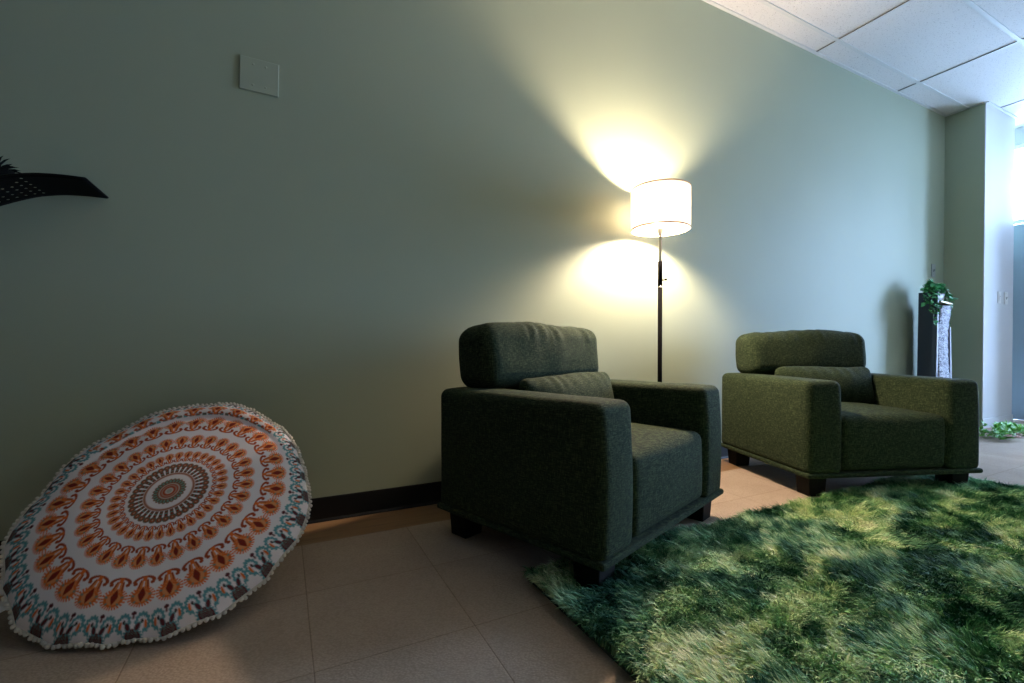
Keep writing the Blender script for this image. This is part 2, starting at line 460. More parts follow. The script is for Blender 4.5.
def make_lumbar(cc, yaw, label, seed):
    L, T, Hh = CW/2-ARMW+.008, .066, .118
    def dl(p, u):
        q = Vector(p)
        e = (1-abs(u[0])**3)*(1-abs(u[2])**2.2)
        q.y *= .45+.75*e
        q.z += .006*math.sin(p.x*11+seed)*u[2]
        if u[1] < .3:
            a = p.x*85+4*mnoise.noise(Vector((p.x*5, seed, 1)))
            q.y += .006*math.exp(-((1-abs(u[2]))/.45)**2)*math.sin(a)*(.4+max(0, mnoise.noise(Vector((p.x*7+seed, 0, 2)))))
        q += mnoise.noise_vector(Vector((p.x, p.y+seed, p.z))*8)*.005
        return q
    V, Fc = soft_box(L, T, Hh, .045, (70, 6, 18), dl)
    yl = CD/2-.315
    V = place(V, (0, yl, .408+Hh+.002), rx=-.22)
    o = link_mesh('lumbar_pillow', V, Fc, M_fabric, None, True, (cc[0], cc[1], 0), (0, 0, yaw))
    tag(o, label, 'pillow', 'small lumbar pillows on the armchairs')
make_lumbar(c1, Y1, 'small green lumbar pillow on the armchair in front of the floor lamp', .5)
make_lumbar(c2, Y2, 'small green lumbar pillow on the armchair beside the white pillar', 2.9)

# ------------------------------------------------------------------ floor lamp
LX, LY = 1.921, 1.955
lamp = empty('floor_lamp', (LX, LY, 0))
tag(lamp, 'lit floor lamp with white drum shade, steel neck and black pole behind the armchair', 'lamp')
m = MB(); m.lathe([(.0, 0), (.128, 0), (.13, .004), (.13, .016), (.122, .022), (.02, .026), (.016, .04), (0, .04)], n=48); m.build('base', M_black_metal, lamp, True)
m = MB(); m.lathe([(.0125, .03), (.0125, 1.104)], n=20); m.build('lower_pole', M_black_metal, lamp, True)
m = MB(); m.lathe([(.0132, 1.103), (.0132, 1.110)], n=20); m.build('pole_ring', M_steel, lamp, True)
m = MB(); m.lathe([(.0125, 1.11), (.0125, 1.250), (.009, 1.254)], n=20); pu = m.build('upper_pole', M_black_metal, lamp, True)
m = MB(); m.tube([(.01, -.006, 1.145), (.026, -.012, 1.149)], .0035, 8); m.ball((.030, -.014, 1.15), .007, 10, 8); m.build('rotary_switch', M_black_metal, pu, True)
m = MB(); m.lathe([(.0085, 1.25), (.0085, 1.41), (.016, 1.415), (.017, 1.465), (.012, 1.47)], n=20); m.build('neck', simple('satin_nickel', (.82, .78, .72), .4), lamp, True)
ZS0, ZS1, RS = 1.430, 1.662, .162
m = MB(); m.lathe([(RS, ZS0), (RS, ZS1), (RS-.0015, ZS1), (RS-.0015, ZS0)], n=72, closed=True)
sh = m.build('lamp_shade', M_shade, lamp, True)
for z in (ZS0, ZS1-.006):
    m = MB(); m.lathe([(RS-.003, z-.001), (RS+.0015, z-.001), (RS+.0015, z+.006), (RS-.003, z+.006)], n=72, closed=True); m.build('shade_rim', M_rim, sh, True)
m = MB()
for k in range(3):
    a = 2*PI*k/3+.4; m.tube([(.012*math.cos(a), .012*math.sin(a), 1.466), ((RS-.002)*math.cos(a), (RS-.002)*math.sin(a), 1.466)], .0016, 6)
m.build('shade_spider', M_steel, sh)
BZ = 1.515
m = MB(); m.lathe([(0, BZ-.045), (.014, BZ-.043), (.016, BZ-.03), (.032, BZ-.012), (.038, BZ+.008), (.032, BZ+.028), (.016, BZ+.041), (0, BZ+.044)], n=24); m.build('light_bulb', M_bulb, lamp, True)

# ------------------------------------------------------------------ mandala floor cushion
R = .394
az = math.radians(-16.5); tilt = math.radians(40)
nrm = np.array([math.sin(tilt)*math.sin(az), -math.sin(tilt)*math.cos(az), math.cos(tilt)])
e1 = np.array([math.cos(az), math.sin(az), 0.]); e2 = np.cross(nrm, e1)
PC = np.array([-.297, 1.765, .262])
def pattern(x, y):
    r = np.hypot(x, y); th = np.arctan2(y, x)
    C = np.empty(x.shape+(3,)); C[:] = (.88, .83, .86)
    OR = (.80, .17, .03); OR2 = (.80, .27, .09); DR = (.30, .025, .01); TE = (.13, .36, .40); MA = (.13, .03, .035)
    GR = (.16, .30, .25); BR = (.17, .13, .09); BK = (.02, .02, .02); OD = (.42, .07, .02)
    def put(mask, c): C[mask] = c
    def band(a, b): return (r >= a) & (r < b)
    # heart of the mandala
    put(r < .007, (.4, .42, .36)); put(band(.007, .010), (.62, .6, .55)); put(band(.010, .017), OD); put(band(.017, .0195), (.45, .40, .33)); put(band(.0195, .024), OD)
    p = np.cos(th*24)
    put((r >= .024) & (r < .0265), (.5, .45, .4))
    put((r >= .0265) & (r < .040+.004*np.abs(np.cos(th*12))), BR)
    put((r >= .030) & (r < .040) & (p > .1), GR)
    put((r >= .0275) & (r < .0305) & (p > 0), OD)
    put((np.abs(r-.0415) < .0015) & (p > .4), OD)
    put(band(.059, .066), OD); put(band(.0615, .0635), (.35, .28, .2))
    N = 36; ph = (np.mod(th, 2*PI/N)-PI/N); s = ph*r
    put((r > .067) & (r < .088) & (np.abs(s) < .0045), BR)
    put((r > .070) & (r < .086) & (np.abs(s) < .0018), DR)
    put((r > .074) & (r < .078) & (np.abs(s) < .004), GR)
    dd = np.hypot(s, r-.0935); put(dd < .0092, BR); put(dd < .0052, OD); put(dd < .0022, (.4, .35, .25))
    def fan(N, r0, r1, ax, off=0., msk=None, rr=None):
        q = r if rr is None else rr
        ph = (np.mod(th+off, 2*PI/N)-PI/N); rm = (r0+r1)/2
        s = ph*q; L = r1-r0; yy = q-r0; ay = .31*L; yc = L-ay
        d = np.hypot(s/ax, (yy-yc)/ay); an = np.arctan2(s, yy-yc)
        ok = (q > r0) & (q < r1+.002)
        if msk is not None: ok = ok & msk
        # stem and shoulders
        put(ok & (yy > .16*L) & (yy < yc) & (np.abs(s) < ax*(.18+.45*(yy/yc))) & (np.abs(s) > ax*.12*(yy/yc)), OR2)
        st = ok & (yy > .16*L) & (yy < yc) & (np.abs(np.abs(s)-ax*(.14+.33*(yy/yc))) < ax*.06); put(st, OD)
        c = np.hypot(s/(.80*ax), (yy-.24*L)/(.20*L)); put(ok & (np.abs(c-.88) < .17) & (yy < .24*L), OD)
        put(ok & (np.hypot((np.abs(s)-.62*ax)/(.16*ax), (yy-.27*L)/(.055*L)) < 1), OD)
        put(ok & (np.abs(s) < .16*ax) & (yy > .05*L) & (yy < .2*L), OR)
        put(ok & (d < 1) & ((d < .74) | (np.cos(an*24) > -.25)), OR)
        put(ok & (d < .74) & (d > .52), OR)
        put(ok & (d < .76) & (d > .70), OR2)
        put(ok & (np.abs(d-.62) < .10) & (np.cos(an*7) > .62) & (np.abs(an) < 2.2), GR)
        put(ok & (d < .52), (.80, .33, .13))
        ln = (np.abs(s)/(.26*ax))**1.2+(np.abs(yy-yc+.22*ay)/(.72*ay))**1.2
        put(ok & (ln < 1.25), OR2); put(ok & (ln < 1.0), DR); put(ok & (ln < .85) & (np.cos(s*2500)*np.cos(yy*2500) > .4), MA)
    fan(34, .108, .153, .0135)
    fan(30, .164, .226, .0215)
    fan(30, .243, .3215, .0310, .08)
    # teal scroll border
    def border(q, msk, r0=.336, sc=1.):
        N = 30; ph = (np.mod(th, 2*PI/N)-PI/N); s = ph*.37*1.36; y = (q-r0)/sc; w = 2*PI*.37/N*1.36
        sa = np.abs(s)
        c = np.hypot(sa-.024, y-.020)
        frill = .0185+.0018*np.cos(np.arctan2(y-.02, sa-.024)*12)
        put(msk & (np.abs(c-frill) < .0048) & ((y < .030) | (sa < .024)), TE)
        c2 = np.hypot((sa-.016)/.0045, (y-.024)/.0095); put(msk & (c2 < 1), OR)
        c3 = np.hypot((sa-.026)/.004, (y-.017)/.005); put(msk & (c3 < 1), BK)
        put(msk & (np.hypot((sa-.031)/.0035, (y-.022)/.003) < 1), GR)
        so = w/2-sa                                       # distance from the gap centre
        d = np.hypot(so/.030, (y-.052)/.024); an = np.arctan2(so, y-.052)
        put(msk & (d < 1) & (y > .035) & ((d < .8) | (np.cos(an*22) > -.2)), TE)
        put(msk & (d < .72) & (y > .032), MA); put(msk & (d < .6) & (np.cos(so*1100)*np.cos(y*1100) > .35) & (y > .032), GR)
        put(msk & (np.hypot((so-.0)/.004, (y-.070)/.004) < 1), OR)
        e = np.hypot(((so-.014)+(y-.030)*.7)/.007, ((y-.030)-(so-.014)*.7)/.013)
        put(msk & (e < 1.25), TE); put(msk & (e < 1), MA)
        put(msk & (so < .0035) & (y > -.006) & (y < .012), MA); put(msk & (np.hypot(so-.005, y+.001) < .0035), MA)
    fold = fold_weight(th, r) > .5
    border(r, (r > .325) & ~fold)
    # creased strip near the top: a second row of fans shows beyond the fold
    fm = fold & (r > .327)
    C[fm] = (.88, .83, .86)
    put(fm & (np.abs(r-.331) < .0045) & (np.cos(th*110) > -.5), TE)
    put(fm & (np.abs(r-.331) < .003) & (np.cos(th*57) > .55), BR)
    fan(30, .327, .366, .033, .02, fm)
    border(r, fm & (r > .366), .364, .62)
    return C
def fold_weight(th, r):
    a = np.arctan2(np.sin(th-math.radians(97)), np.cos(th-math.radians(97)))
    return np.clip(1.5-np.abs(a)/math.radians(50), 0, 1)*1.0

NR, NT = 190, 960
def pouf_point(rr, th, side):
    """rr 0..1, side +1 front, -1 back -> local x,y,z"""
    x0 = rr*np.cos(th); y0 = rr*np.sin(th)
    lower = np.clip(-np.sin(th)+.1, 0, 1); 
    bump = .045*np.exp(-(((th-math.radians(115)+PI) % (2*PI)-PI)/.55)**2) - .036*np.exp(-(((th-math.radians(34)+PI) % (2*PI)-PI)/.55)**2) + .016*np.exp(-(((th-math.radians(155)+PI) % (2*PI)-PI)/.4)**2) + .010*np.exp(-(((th-math.radians(235)+PI) % (2*PI)-PI)/.4)**2)
    scal = .0075*np.abs(np.sin(th*10+.4))*(.4+.9*lower) + .005*np.sin(th*3+1)+.004*np.sin(th*7)
    Rr = R + .010 - scal*rr**6 + bump*rr**5
    edge = np.clip(1-rr**2.6, 0, 1)**.62
    hz = (.078 if side > 0 else .075)*edge
    # gathers near the rim
    g = np.exp(-((1-rr)/.12)**2)
    pl = .007*g*(np.sin(th*20+.8*np.sin(th*3))*.8+.6*np.sin(th*33))*(.35+.9*lower)*(1-rr**12)
    dim = -.012*np.exp(-((rr-.80)/.035)**2)*fold_weight(th, rr) + .010*np.exp(-((rr-.89)/.06)**2)*fold_weight(th, rr)
    lum = .0035*np.sin(x0*7+1)*np.cos(y0*6)
    z = side*hz + (pl+dim if side > 0 else 0) + lum*(1-rr**4)
    z = z + rr**8*(.010*np.sin(th*4+.6)*lower+.006*np.sin(th*10))
    return Rr*x0, Rr*y0, z
def to_world(x, y, z):
    P = PC + x[..., None]*e1 + y[..., None]*e2 + z[..., None]*nrm
    # resting on the floor, pressed on the wall
    f = P[..., 2]; P[..., 2] = np.where(f < .03, .008+.022*np.exp((f-.03)/.022), f)
    w = DW-.008-P[..., 1]; P[..., 1] = np.where(w < .02, DW-.008-.02*np.exp((w-.02)/.02), P[..., 1])
    return P
def pouf_mesh():
    rr = 1-(1-np.linspace(0, 1, NR))**1.0
    rr = np.concatenate([np.linspace(.004, .985, NR-14), 1-.015*(1-np.linspace(0, 1, 15)[1:])**2])
    th = np.arange(NT)/NT*2*PI
    A, T = np.meshgrid(rr, th, indexing='ij')
    x, y, z = pouf_point(A, T, 1); front = to_world(x, y, z)
    px, py = R*A*np.cos(T), R*A*np.sin(T)
    Cc = np.zeros(A.shape+(3,)); ns = 0
    dr = R/NR/2; dt = 2*PI/NT/2
    for a in (-.5, .5):
        for b in (-.5, .5):
            ra = R*A+a*dr; ta = T+b*dt; Cc += pattern(ra*np.cos(ta), ra*np.sin(ta)); ns += 1
    Cc /= ns
    NB = 40
    rb = np.linspace(1, .03, NB+1)[1:]
    Ab, Tb = np.meshgrid(rb, th, indexing='ij'); xb, yb, zb = pouf_point(Ab, Tb, -1); back = to_world(xb, yb, zb)
    V = np.concatenate([front.reshape(-1, 3), back.reshape(-1, 3)])
    nr = len(rr)+NB
    i = np.arange(nr-1)[:, None]*NT; j = np.arange(NT)[None, :]; j2 = (j+1) % NT
    F = np.stack([i+j, i+NT+j, i+NT+j2, i+j2], -1).reshape(-1, 4)
    c0 = len(V); V = np.concatenate([V, to_world(*[np.array([q]) for q in (0., 0., .078)]), to_world(*[np.array([q]) for q in (0., 0., -.075)])])
    t1 = np.stack([np.full(NT, c0), np.arange(NT), (np.arange(NT)+1) % NT], -1)
    lb = (nr-1)*NT; t2 = np.stack([np.full(NT, c0+1), lb+(np.arange(NT)+1) % NT, lb+np.arange(NT)], -1)
    cols = np.ones((len(V), 4)); cols[:, :3] = (.58, .55, .58); cols[:len(rr)*NT, :3] = Cc.reshape(-1, 3)
    m, nt, b = mat_new('printed_mandala_cotton'); b.inputs['Roughness'].default_value = .85; b.inputs['Specular IOR Level'].default_value = .2
    at = nt.nodes.new('ShaderNodeAttribute'); at.attribute_name = 'print'
    nt.links.new(at.outputs['Color'], b.inputs['Base Color']); add_bump(nt, b, 500, .25, .0008, 2)
    o = fast_mesh('floor_cushion', V, [F, t1, t2], m)
    ca = o.data.color_attributes.new('print', 'FLOAT_COLOR', 'POINT'); ca.data.foreach_set('color', cols.astype(np.float32).ravel())
    return o
cush = pouf_mesh()
tag(cush, 'round floor cushion with orange and teal mandala print leaning on the wall', 'cushion')
# pompom trim
NP = 190
mb = MB(); pts = []
th = np.arange(NP)/NP*2*PI; x, y, z = pouf_point(np.ones(NP), th, 1)
for k in range(NP):
    s = 1.014; p = to_world(np.array([x[k]*s]), np.array([y[k]*s]), np.array([z[k]]))[0]
    j = rng.normal(0, .0012, 3); p[2] = max(p[2], .008)
    mb.ball(tuple(p+j), .0060+rng.uniform(-.0006, .0006), 8, 6)
tt = np.arange(NP*3)/(NP*3)*2*PI; x, y, z = pouf_point(np.ones(NP*3), tt, 1); tp = to_world(x*1.004, y*1.004, z)
mb.tube([tuple(p) for p in tp]+[tuple(tp[0])], .0032, 6)
mb.build('pompom_trim', simple('cream_pompom_yarn', (.70, .66, .60), .9), cush, True)
# care tag at lower left
def rim_at(px_ang):
    x, y, z = pouf_point(np.array([1.0]), np.array([px_ang]), 1); return to_world(x, y, z)[0]
ta = math.radians(221)
p0 = rim_at(ta-.04); p1 = rim_at(ta+.05); outd = (math.cos(ta)*e1+math.sin(ta)*e2); outd[2] = -.25; outd = outd/np.linalg.norm(outd)
v = []
for k in range(5):
    q = outd*.018*k + np.array([0, 0, -.003*k*k*.3]); v += [tuple(p0+q), tuple(p1+q)]
f = [(2*k, 2*k+1, 2*k+3, 2*k+2) for k in range(4)]
t = link_mesh('care_tag', v, f, M_tagcloth, cush, True); sm = t.modifiers.new('s', 'SOLIDIFY'); sm.thickness = .001
t['label'] = 'white care tag'
v = []; f = []
up = np.array([0, -.4, .9]); 
for k in range(4):
    a0 = p0+outd*(.022+.011*k)+(p1-p0)*.15+up*.0014; a1 = a0+(p1-p0)*.65; w_ = outd*.0025; n = len(v)
    v += [tuple(a0), tuple(a1), tuple(a1+w_), tuple(a0+w_)]; f.append((n, n+1, n+2, n+3))
# ------------------------------------------------------------------ shag rug
def vnoise(x, y, seed):
    xi = np.floor(x).astype(int); yi = np.floor(y).astype(int); fx = x-xi; fy = y-yi
    fx = fx*fx*(3-2*fx); fy = fy*fy*(3-2*fy)
    tb = np.random.default_rng(seed).random((256, 256))
    g = lambda a, b: tb[a & 255, b & 255]
    return (g(xi, yi)*(1-fx)+g(xi+1, yi)*fx)*(1-fy)+(g(xi, yi+1)*(1-fx)+g(xi+1, yi+1)*fx)*fy
def fbm(x, y, seed, o=3):
    s = 0; a = 1; t = 0
    for k in range(o): s = s+a*vnoise(x*2**k, y*2**k, seed+k); t += a; a *= .55
    return s/t
RX0, RX1, RY0, RY1 = .715, 3.42, -.45, 1.315
def rug():
    m, nt, b = mat_new('green_shag_yarn'); b.inputs['Roughness'].default_value = .7; b.inputs['Specular IOR Level'].default_value = .15
    at = nt.nodes.new('ShaderNodeAttribute'); at.attribute_name = 'dye_and_shade'; nt.links.new(at.outputs['Color'], b.inputs['Base Color'])
    mb = MB(); n = 40
    # backing with slightly wavy outline
    pts = []
    def edge(ax, ay, bx, by, k):
        for i in range(k):
            t = i/k; pts.append((ax+(bx-ax)*t, ay+(by-ay)*t))
    edge(RX0, RY0, RX1, RY0, 20); edge(RX1, RY0, RX1-.02, RY1-.16, 16); edge(RX1-.02, RY1-.16, RX1-.16, RY1-.03, 5); edge(RX1-.16, RY1-.03, RX0, RY1, 22); edge(RX0, RY1, RX0, RY0, 16)
    N = len(pts); v = [(p[0], p[1], 0.001) for p in pts]+[(p[0], p[1], .008) for p in pts]
    f = [tuple(range(N))[::-1], tuple(range(N, 2*N))]+[(i, (i+1) % N, N+(i+1) % N, N+i) for i in range(N)]
    root = link_mesh('shag_rug', v, f, simple('rug_backing', (.03, .05, .03), .9))
    tag(root, 'mottled green long pile shag rug on the beige carpet before the armchairs', 'rug')
    # tufts
    NTF = 42000; PB = 9
    u = rng.random((NTF, 2)); u[:, 1] = u[:, 1]**.75                 # a little denser toward the wall side seen by the camera
    tx = RX0+u[:, 0]*(RX1-RX0); ty = RY0+u[:, 1]*(RY1-RY0)
    cut = (tx-(RX1-.16))/.16 + (ty-(RY1-.19))/.16 > 1.0
    keep = ~((tx > RX1-.16) & (ty > RY1-.19) & cut)
    # no pile where chair feet press
    for (cc, yw) in ((c1, Y1), (c2, Y2)):
        for sx in (-1, 1):
            for sy in (-1, 1):
                lx, ly = sx*(CW/2-.085), sy*(CD/2-.085)
                fx = cc[0]+lx*math.cos(yw)-ly*math.sin(yw); fy = cc[1]+lx*math.sin(yw)+ly*math.cos(yw)
                keep &= np.hypot(tx-fx, ty-fy) > .07
    tx = tx[keep]; ty = ty[keep]; nt_ = len(tx)
    flow = (fbm(tx*3.4+7, ty*3.4+3, 21)-.5)*5.0 + math.radians(200)+3.2*(fbm(tx*12, ty*12, 31)-.5)
    lean = .75+.5*(fbm(tx*6, ty*6, 41)-.3)
    # colour: pile highlights and dark clefts painted into streaky variegated dye
    ca, sa = math.cos(.35), math.sin(.35)
    su = tx*ca+ty*sa; sv = -tx*sa+ty*ca
    wv = .25*fbm(tx*3, ty*3, 5)
    n1 = fbm(su*5+wv*4, sv*13+wv*9, 51, 4); n2 = fbm(su*16, sv*38, 61, 3)
    n3 = fbm(tx*42, ty*42, 81, 2)  # tuft-scale tone, puts shade between tufts into the colour
    tone = n1*.58+n2*.40+n3*.24-.12 + rng.normal(0, .05, nt_)
    tone = np.clip((tone-.33)/.40, 0, 1)
    stops = np.array([0, .25, .5, .72, 1.]); cr = np.array([[.022, .095, .050], [.12, .30, .14], [.36, .58, .30], [.74, .82, .46], [.95, .97, .68]])
    colr = np.stack([np.interp(tone, stops, cr[:, k]) for k in range(3)], -1)
    hue = fbm(tx*1.1+3, ty*1.1, 71)[:, None]
    cool = np.clip((hue-.40)*3, 0, 1); colr = colr*(1-cool)+colr*np.array([.70, .98, 1.15])*cool
    # blades
    idx = np.repeat(np.arange(nt_), PB); nb = len(idx)
    a = rng.random(nb)*2*PI; rad = .009*np.sqrt(rng.random(nb))
    bx = tx[idx]+rad*np.cos(a); by = ty[idx]+rad*np.sin(a)
    bx = np.clip(bx, RX0+.002, RX1-.002)
    ang = flow[idx]+rng.normal(0, .38, nb); ln = (.050+.020*rng.random(nb)); le = np.clip(lean[idx]+rng.normal(0, .16, nb), .2, 1.25)
    wdt = .0016+.0010*rng.random(nb)
    dx, dy = np.cos(ang), np.sin(ang); sxn, syn = -dy, dx
    tw = rng.normal(0, .5, nb); wx, wy, wz = sxn*np.cos(tw), syn*np.cos(tw), np.sin(tw)
    V = np.empty((nb, 7, 3)); curl = rng.normal(0, .35, nb)
    px, py, pz = bx.copy(), by.copy(), np.full(nb, .006)
    segs = [0, .34, .33, .33]; inc = [0, .35, 1.0, 1.5]
    for s in range(4):
        if s:
            th_ = le*inc[s]; a2 = ang+curl*(s-1)*.6
            px = px+ln*segs[s]*np.sin(th_)*np.cos(a2); py = py+ln*segs[s]*np.sin(th_)*np.sin(a2); pz = pz+ln*segs[s]*np.cos(th_)
            pz = np.maximum(pz, .006)
        if s < 3:
            w = wdt*(1-.15*s); V[:, 2*s] = np.stack([px-wx*w, py-wy*w, pz-wz*w], -1); V[:, 2*s+1] = np.stack([px+wx*w, py+wy*w, pz+wz*w], -1)
        else: V[:, 6] = np.stack([px, py, pz], -1)
    V[:, :, 2] = np.maximum(V[:, :, 2], .002)
    base = np.arange(nb)[:, None]*7
    Q = np.concatenate([base+np.array([0, 1, 3, 2]), base+np.array([2, 3, 5, 4])]); Tt = base+np.array([4, 5, 6])
    o = fast_mesh('pile', V.reshape(-1, 3), [Q, Tt], m, root); o['kind'] = 'stuff'
    bc = colr[idx]*(1+rng.normal(0, .13, nb))[:, None]; C4 = np.ones((nb, 7, 4), np.float32); C4[:, :, :3] = np.clip(bc, 0, 1)[:, None, :]
    ca_ = o.data.color_attributes.new('dye_and_shade', 'FLOAT_COLOR', 'POINT'); ca_.data.foreach_set('color', C4.ravel())
rug()

# ------------------------------------------------------------------ tower by the corner
def tower():
    X0, X1, YB, YFf = 5.15, 5.47, 2.075, 1.943
    root = empty('pedestal', ((X0+X1)/2, (YB+YFf)/2, 0))
    tag(root, 'tall slim dark pedestal with rippled silver front standing against the wall by the pillar', 'pedestal')
    cx, cy = root.location.x, root.location.y
    dk = simple('dark_slate_pedestal', (.05, .075, .115), .6, bump=(60, .3, .003))
    sv, nt, b = mat_new('rippled_silver'); b.inputs['Metallic'].default_value = .0; b.inputs['Roughness'].default_value = .42
    tc = nt.nodes.new('ShaderNodeTexCoord'); mp = nt.nodes.new('ShaderNodeMapping'); mp.inputs['Scale'].default_value = (1, 1, 2.6)
    n = nt.nodes.new('ShaderNodeTexNoise'); n.inputs['Scale'].default_value = 34; n.inputs['Detail'].default_value = 4; n.inputs['Distortion'].default_value = 1.2
    nt.links.new(tc.outputs['Object'], mp.inputs[0]); nt.links.new(mp.outputs[0], n.inputs['Vector'])
    nt.links.new(ramp(nt, n.outputs['Fac'], [(.42, (.05, .05, .09)), (.52, (.24, .25, .33)), (.64, (.46, .46, .52))]), b.inputs['Base Color'])
    bp = nt.nodes.new('ShaderNodeBump'); bp.inputs['Strength'].default_value = .8; bp.inputs['Distance'].default_value = .012
    nt.links.new(n.outputs['Fac'], bp.inputs['Height']); nt.links.new(bp.outputs['Normal'], b.inputs['Normal'])
    frame = simple('silver_edge', (.24, .25, .30), .5, metal=.2)
    def xl(z): return X0-cx+.025*z/1.25          # left edge leans in with height
    def xr(z): return X1-cx-.030*z/1.25
    yf, yb = YFf-cy, YB-cy
    def prism(poly, y0, y1):
        m = MB(); n = len(poly); v = [(p[0], y0, p[1]) for p in poly]+[(p[0], y1, p[1]) for p in poly]
        m.add(v, [tuple(range(n)), tuple(range(n, 2*n))[::-1]]+[(i, n+i, n+(i+1) % n, (i+1) % n) for i in range(n)]); return m
    # body as back slab, dark side wall, foot block
    prism([(xl(0), 0), (xr(0), 0), (xr(1.15), 1.15), (xl(1.15), 1.15)], yf+.03, yb).build('body', dk, root, bevel=.003)
    prism([(xl(0), 0), (xl(0)+.03, 0), (xl(1.26)+.03, 1.26), (xl(1.26), 1.26)], yf, yb).build('side_panel', dk, root, bevel=.002)
    prism([(xl(0)-.001, 0), (xl(0)+.016, 0), (xl(1.26)+.016, 1.262), (xl(1.26)-.001, 1.262)], yf-.008, yf).build('front_edge', frame, root)
    # rippled panel: curved silhouette, bulging toward the viewer
    prof = [(0, .10, .86), (.30, .10, .84), (.50, .07, .80), (.70, .06, .80), (.85, .05, .86), (.97, .14, .92), (1.06, .26, 1.02), (1.14, .30, 1.07)]
    V = []; Fc = []; nx = 10; nz = 60
    for k in range(nz+1):
        z = .02+1.12*k/nz; a = np.interp(z, [p[0] for p in prof], [p[1] for p in prof]); c = np.interp(z, [p[0] for p in prof], [p[2] for p in prof])
        w = xr(z)-xl(z)
        for i in range(nx+1):
            t = i/nx; x = xl(z)+w*(a+(c-a)*t); y = yf-.004-.022*math.sin(PI*t)-.012*math.sin(z*5)+.004*math.sin(z*90+3*math.sin(x*30))
            V.append((x, y, z))
    for k in range(nz):
        for i in range(nx):
            q = k*(nx+1)+i; Fc.append((q, q+1, q+nx+2, q+nx+1))
    o = link_mesh('ripple_panel', V, Fc, sv, root, True); s = o.modifiers.new('s', 'SOLIDIFY'); s.thickness = .012; s.offset = -1
    prism([(xr(0)-.03, 0), (xr(0), 0), (xr(.55)-.004, .55), (xr(.95)-.02, .95), (xr(.95)-.035, .95), (xr(.55)-.028, .55)], yf-.006, yf+.03).build('side_strip', frame, root)
    # top frame and basin
    prism([(xl(1.17)+.03, 1.165), (xr(1.17)-.02, 1.150), (xr(1.17)-.02, 1.165), (xl(1.17)+.03, 1.18)], yf-.02, yb).build('shelf', simple('bronze_shelf', (.30, .24, .12), .4, metal=.3), root)
    m = MB(); m.lathe([(0, 0), (.05, .0), (.085, .03), (.098, .085), (.092, .085), (.078, .035), (.04, .008), (0, .008)], n=28)
    m.v = [((p[0]+.02), (p[1]*.55+.0), p[2]+1.166) for p in m.v]; m.build('basin', simple('white_basin', (.72, .75, .82), .35), root, True)
    return cx, cy
tcx, tcy = tower()

def leaf_mesh(mb, p, d, nrm_, L, W):
    p = Vector(p); d = Vector(d).normalized(); nrm_ = Vector(nrm_); s = d.cross(nrm_)
    if s.length < 1e-4: s = d.orthogonal()
    s.normalize(); n = s.cross(d)
    v = [p, p+d*L*.35+s*W*.5+n*L*.04, p+d*L*.35+n*(-L*.04), p+d*L*.35-s*W*.5+n*L*.04, p+d*L*.7+s*W*.33+n*L*.01, p+d*L*.7-n*L*.06, p+d*L*.7-s*W*.33+n*L*.01, p+d*L-n*L*.12]
    mb.add(v, [(0, 1, 2), (0, 2, 3), (1, 4, 5, 2), (2, 5, 6, 3), (4, 7, 5), (5, 7, 6)])
def leaf_mat(name, a, b_):
    m, nt, b = mat_new(name); b.inputs['Roughness'].default_value = .4
    tc = nt.nodes.new('ShaderNodeTexCoord'); n = nt.nodes.new('ShaderNodeTexNoise'); n.inputs['Scale'].default_value = 22
    nt.links.new(tc.outputs['Object'], n.inputs['Vector']); nt.links.new(ramp(nt, n.outputs['Fac'], [(.35, a), (.65, b_)]), b.inputs['Base Color']); return m
def ivy():
    rnd = random.Random(3)
    base = Vector((tcx-.035, tcy+.01, 1.25)); mb = MB(); st = MB()
    def vine(pts):
        P = []
        for i in range(len(pts)-1):
            for k in range(4): P.append(Vector(pts[i]).lerp(Vector(pts[i+1]), k/4))
        P.append(Vector(pts[-1])); st.tube(P, .0022, 5)
        for i, p in enumerate(P):
            for _ in range(2):
                d = Vector((rnd.uniform(-1, 1), rnd.uniform(-1, .4), rnd.uniform(-.7, .6))); L = rnd.uniform(.03, .05)
                leaf_mesh(mb, p, d, (rnd.uniform(-.4, .4), -.6, 1), L, L*.85)
    for k in range(46):
        a = rnd.uniform(0, 2*PI); rr = rnd.uniform(.03, .15); q = base+Vector((math.cos(a)*rr, math.sin(a)*rr*.45-.01, rnd.uniform(.02, .115)*(1.15-rr/.2)))
        vine([base+Vector((0, 0, -.05)), base.lerp(q, .6)+Vector((0, 0, .03)), q])
    for (dx, dy, dz) in ((-.17, -.03, -.18), (-.19, .0, -.10), (-.16, -.05, -.27), (.14, -.05, -.10), (.165, -.03, -.20), (.17, -.03, -.30), (-.13, -.07, -.16), (.12, -.07, -.05)):
        vine([base+Vector((0, 0, .02)), base+Vector((dx*.75, dy*.6-.01, .06)), base+Vector((dx, dy-.02, dz*.4)), base+Vector((dx*1.02, dy-.03, dz))])
    o = mb.build('ivy_plant', leaf_mat('dark_ivy_leaf', (.02, .18, .06), (.10, .48, .18)))
    tag(o, 'trailing green ivy spilling over the top of the pedestal by the pillar', 'plant')
    st.build('vine', simple('ivy_vine', (.04, .10, .03), .6), o)
ivy()
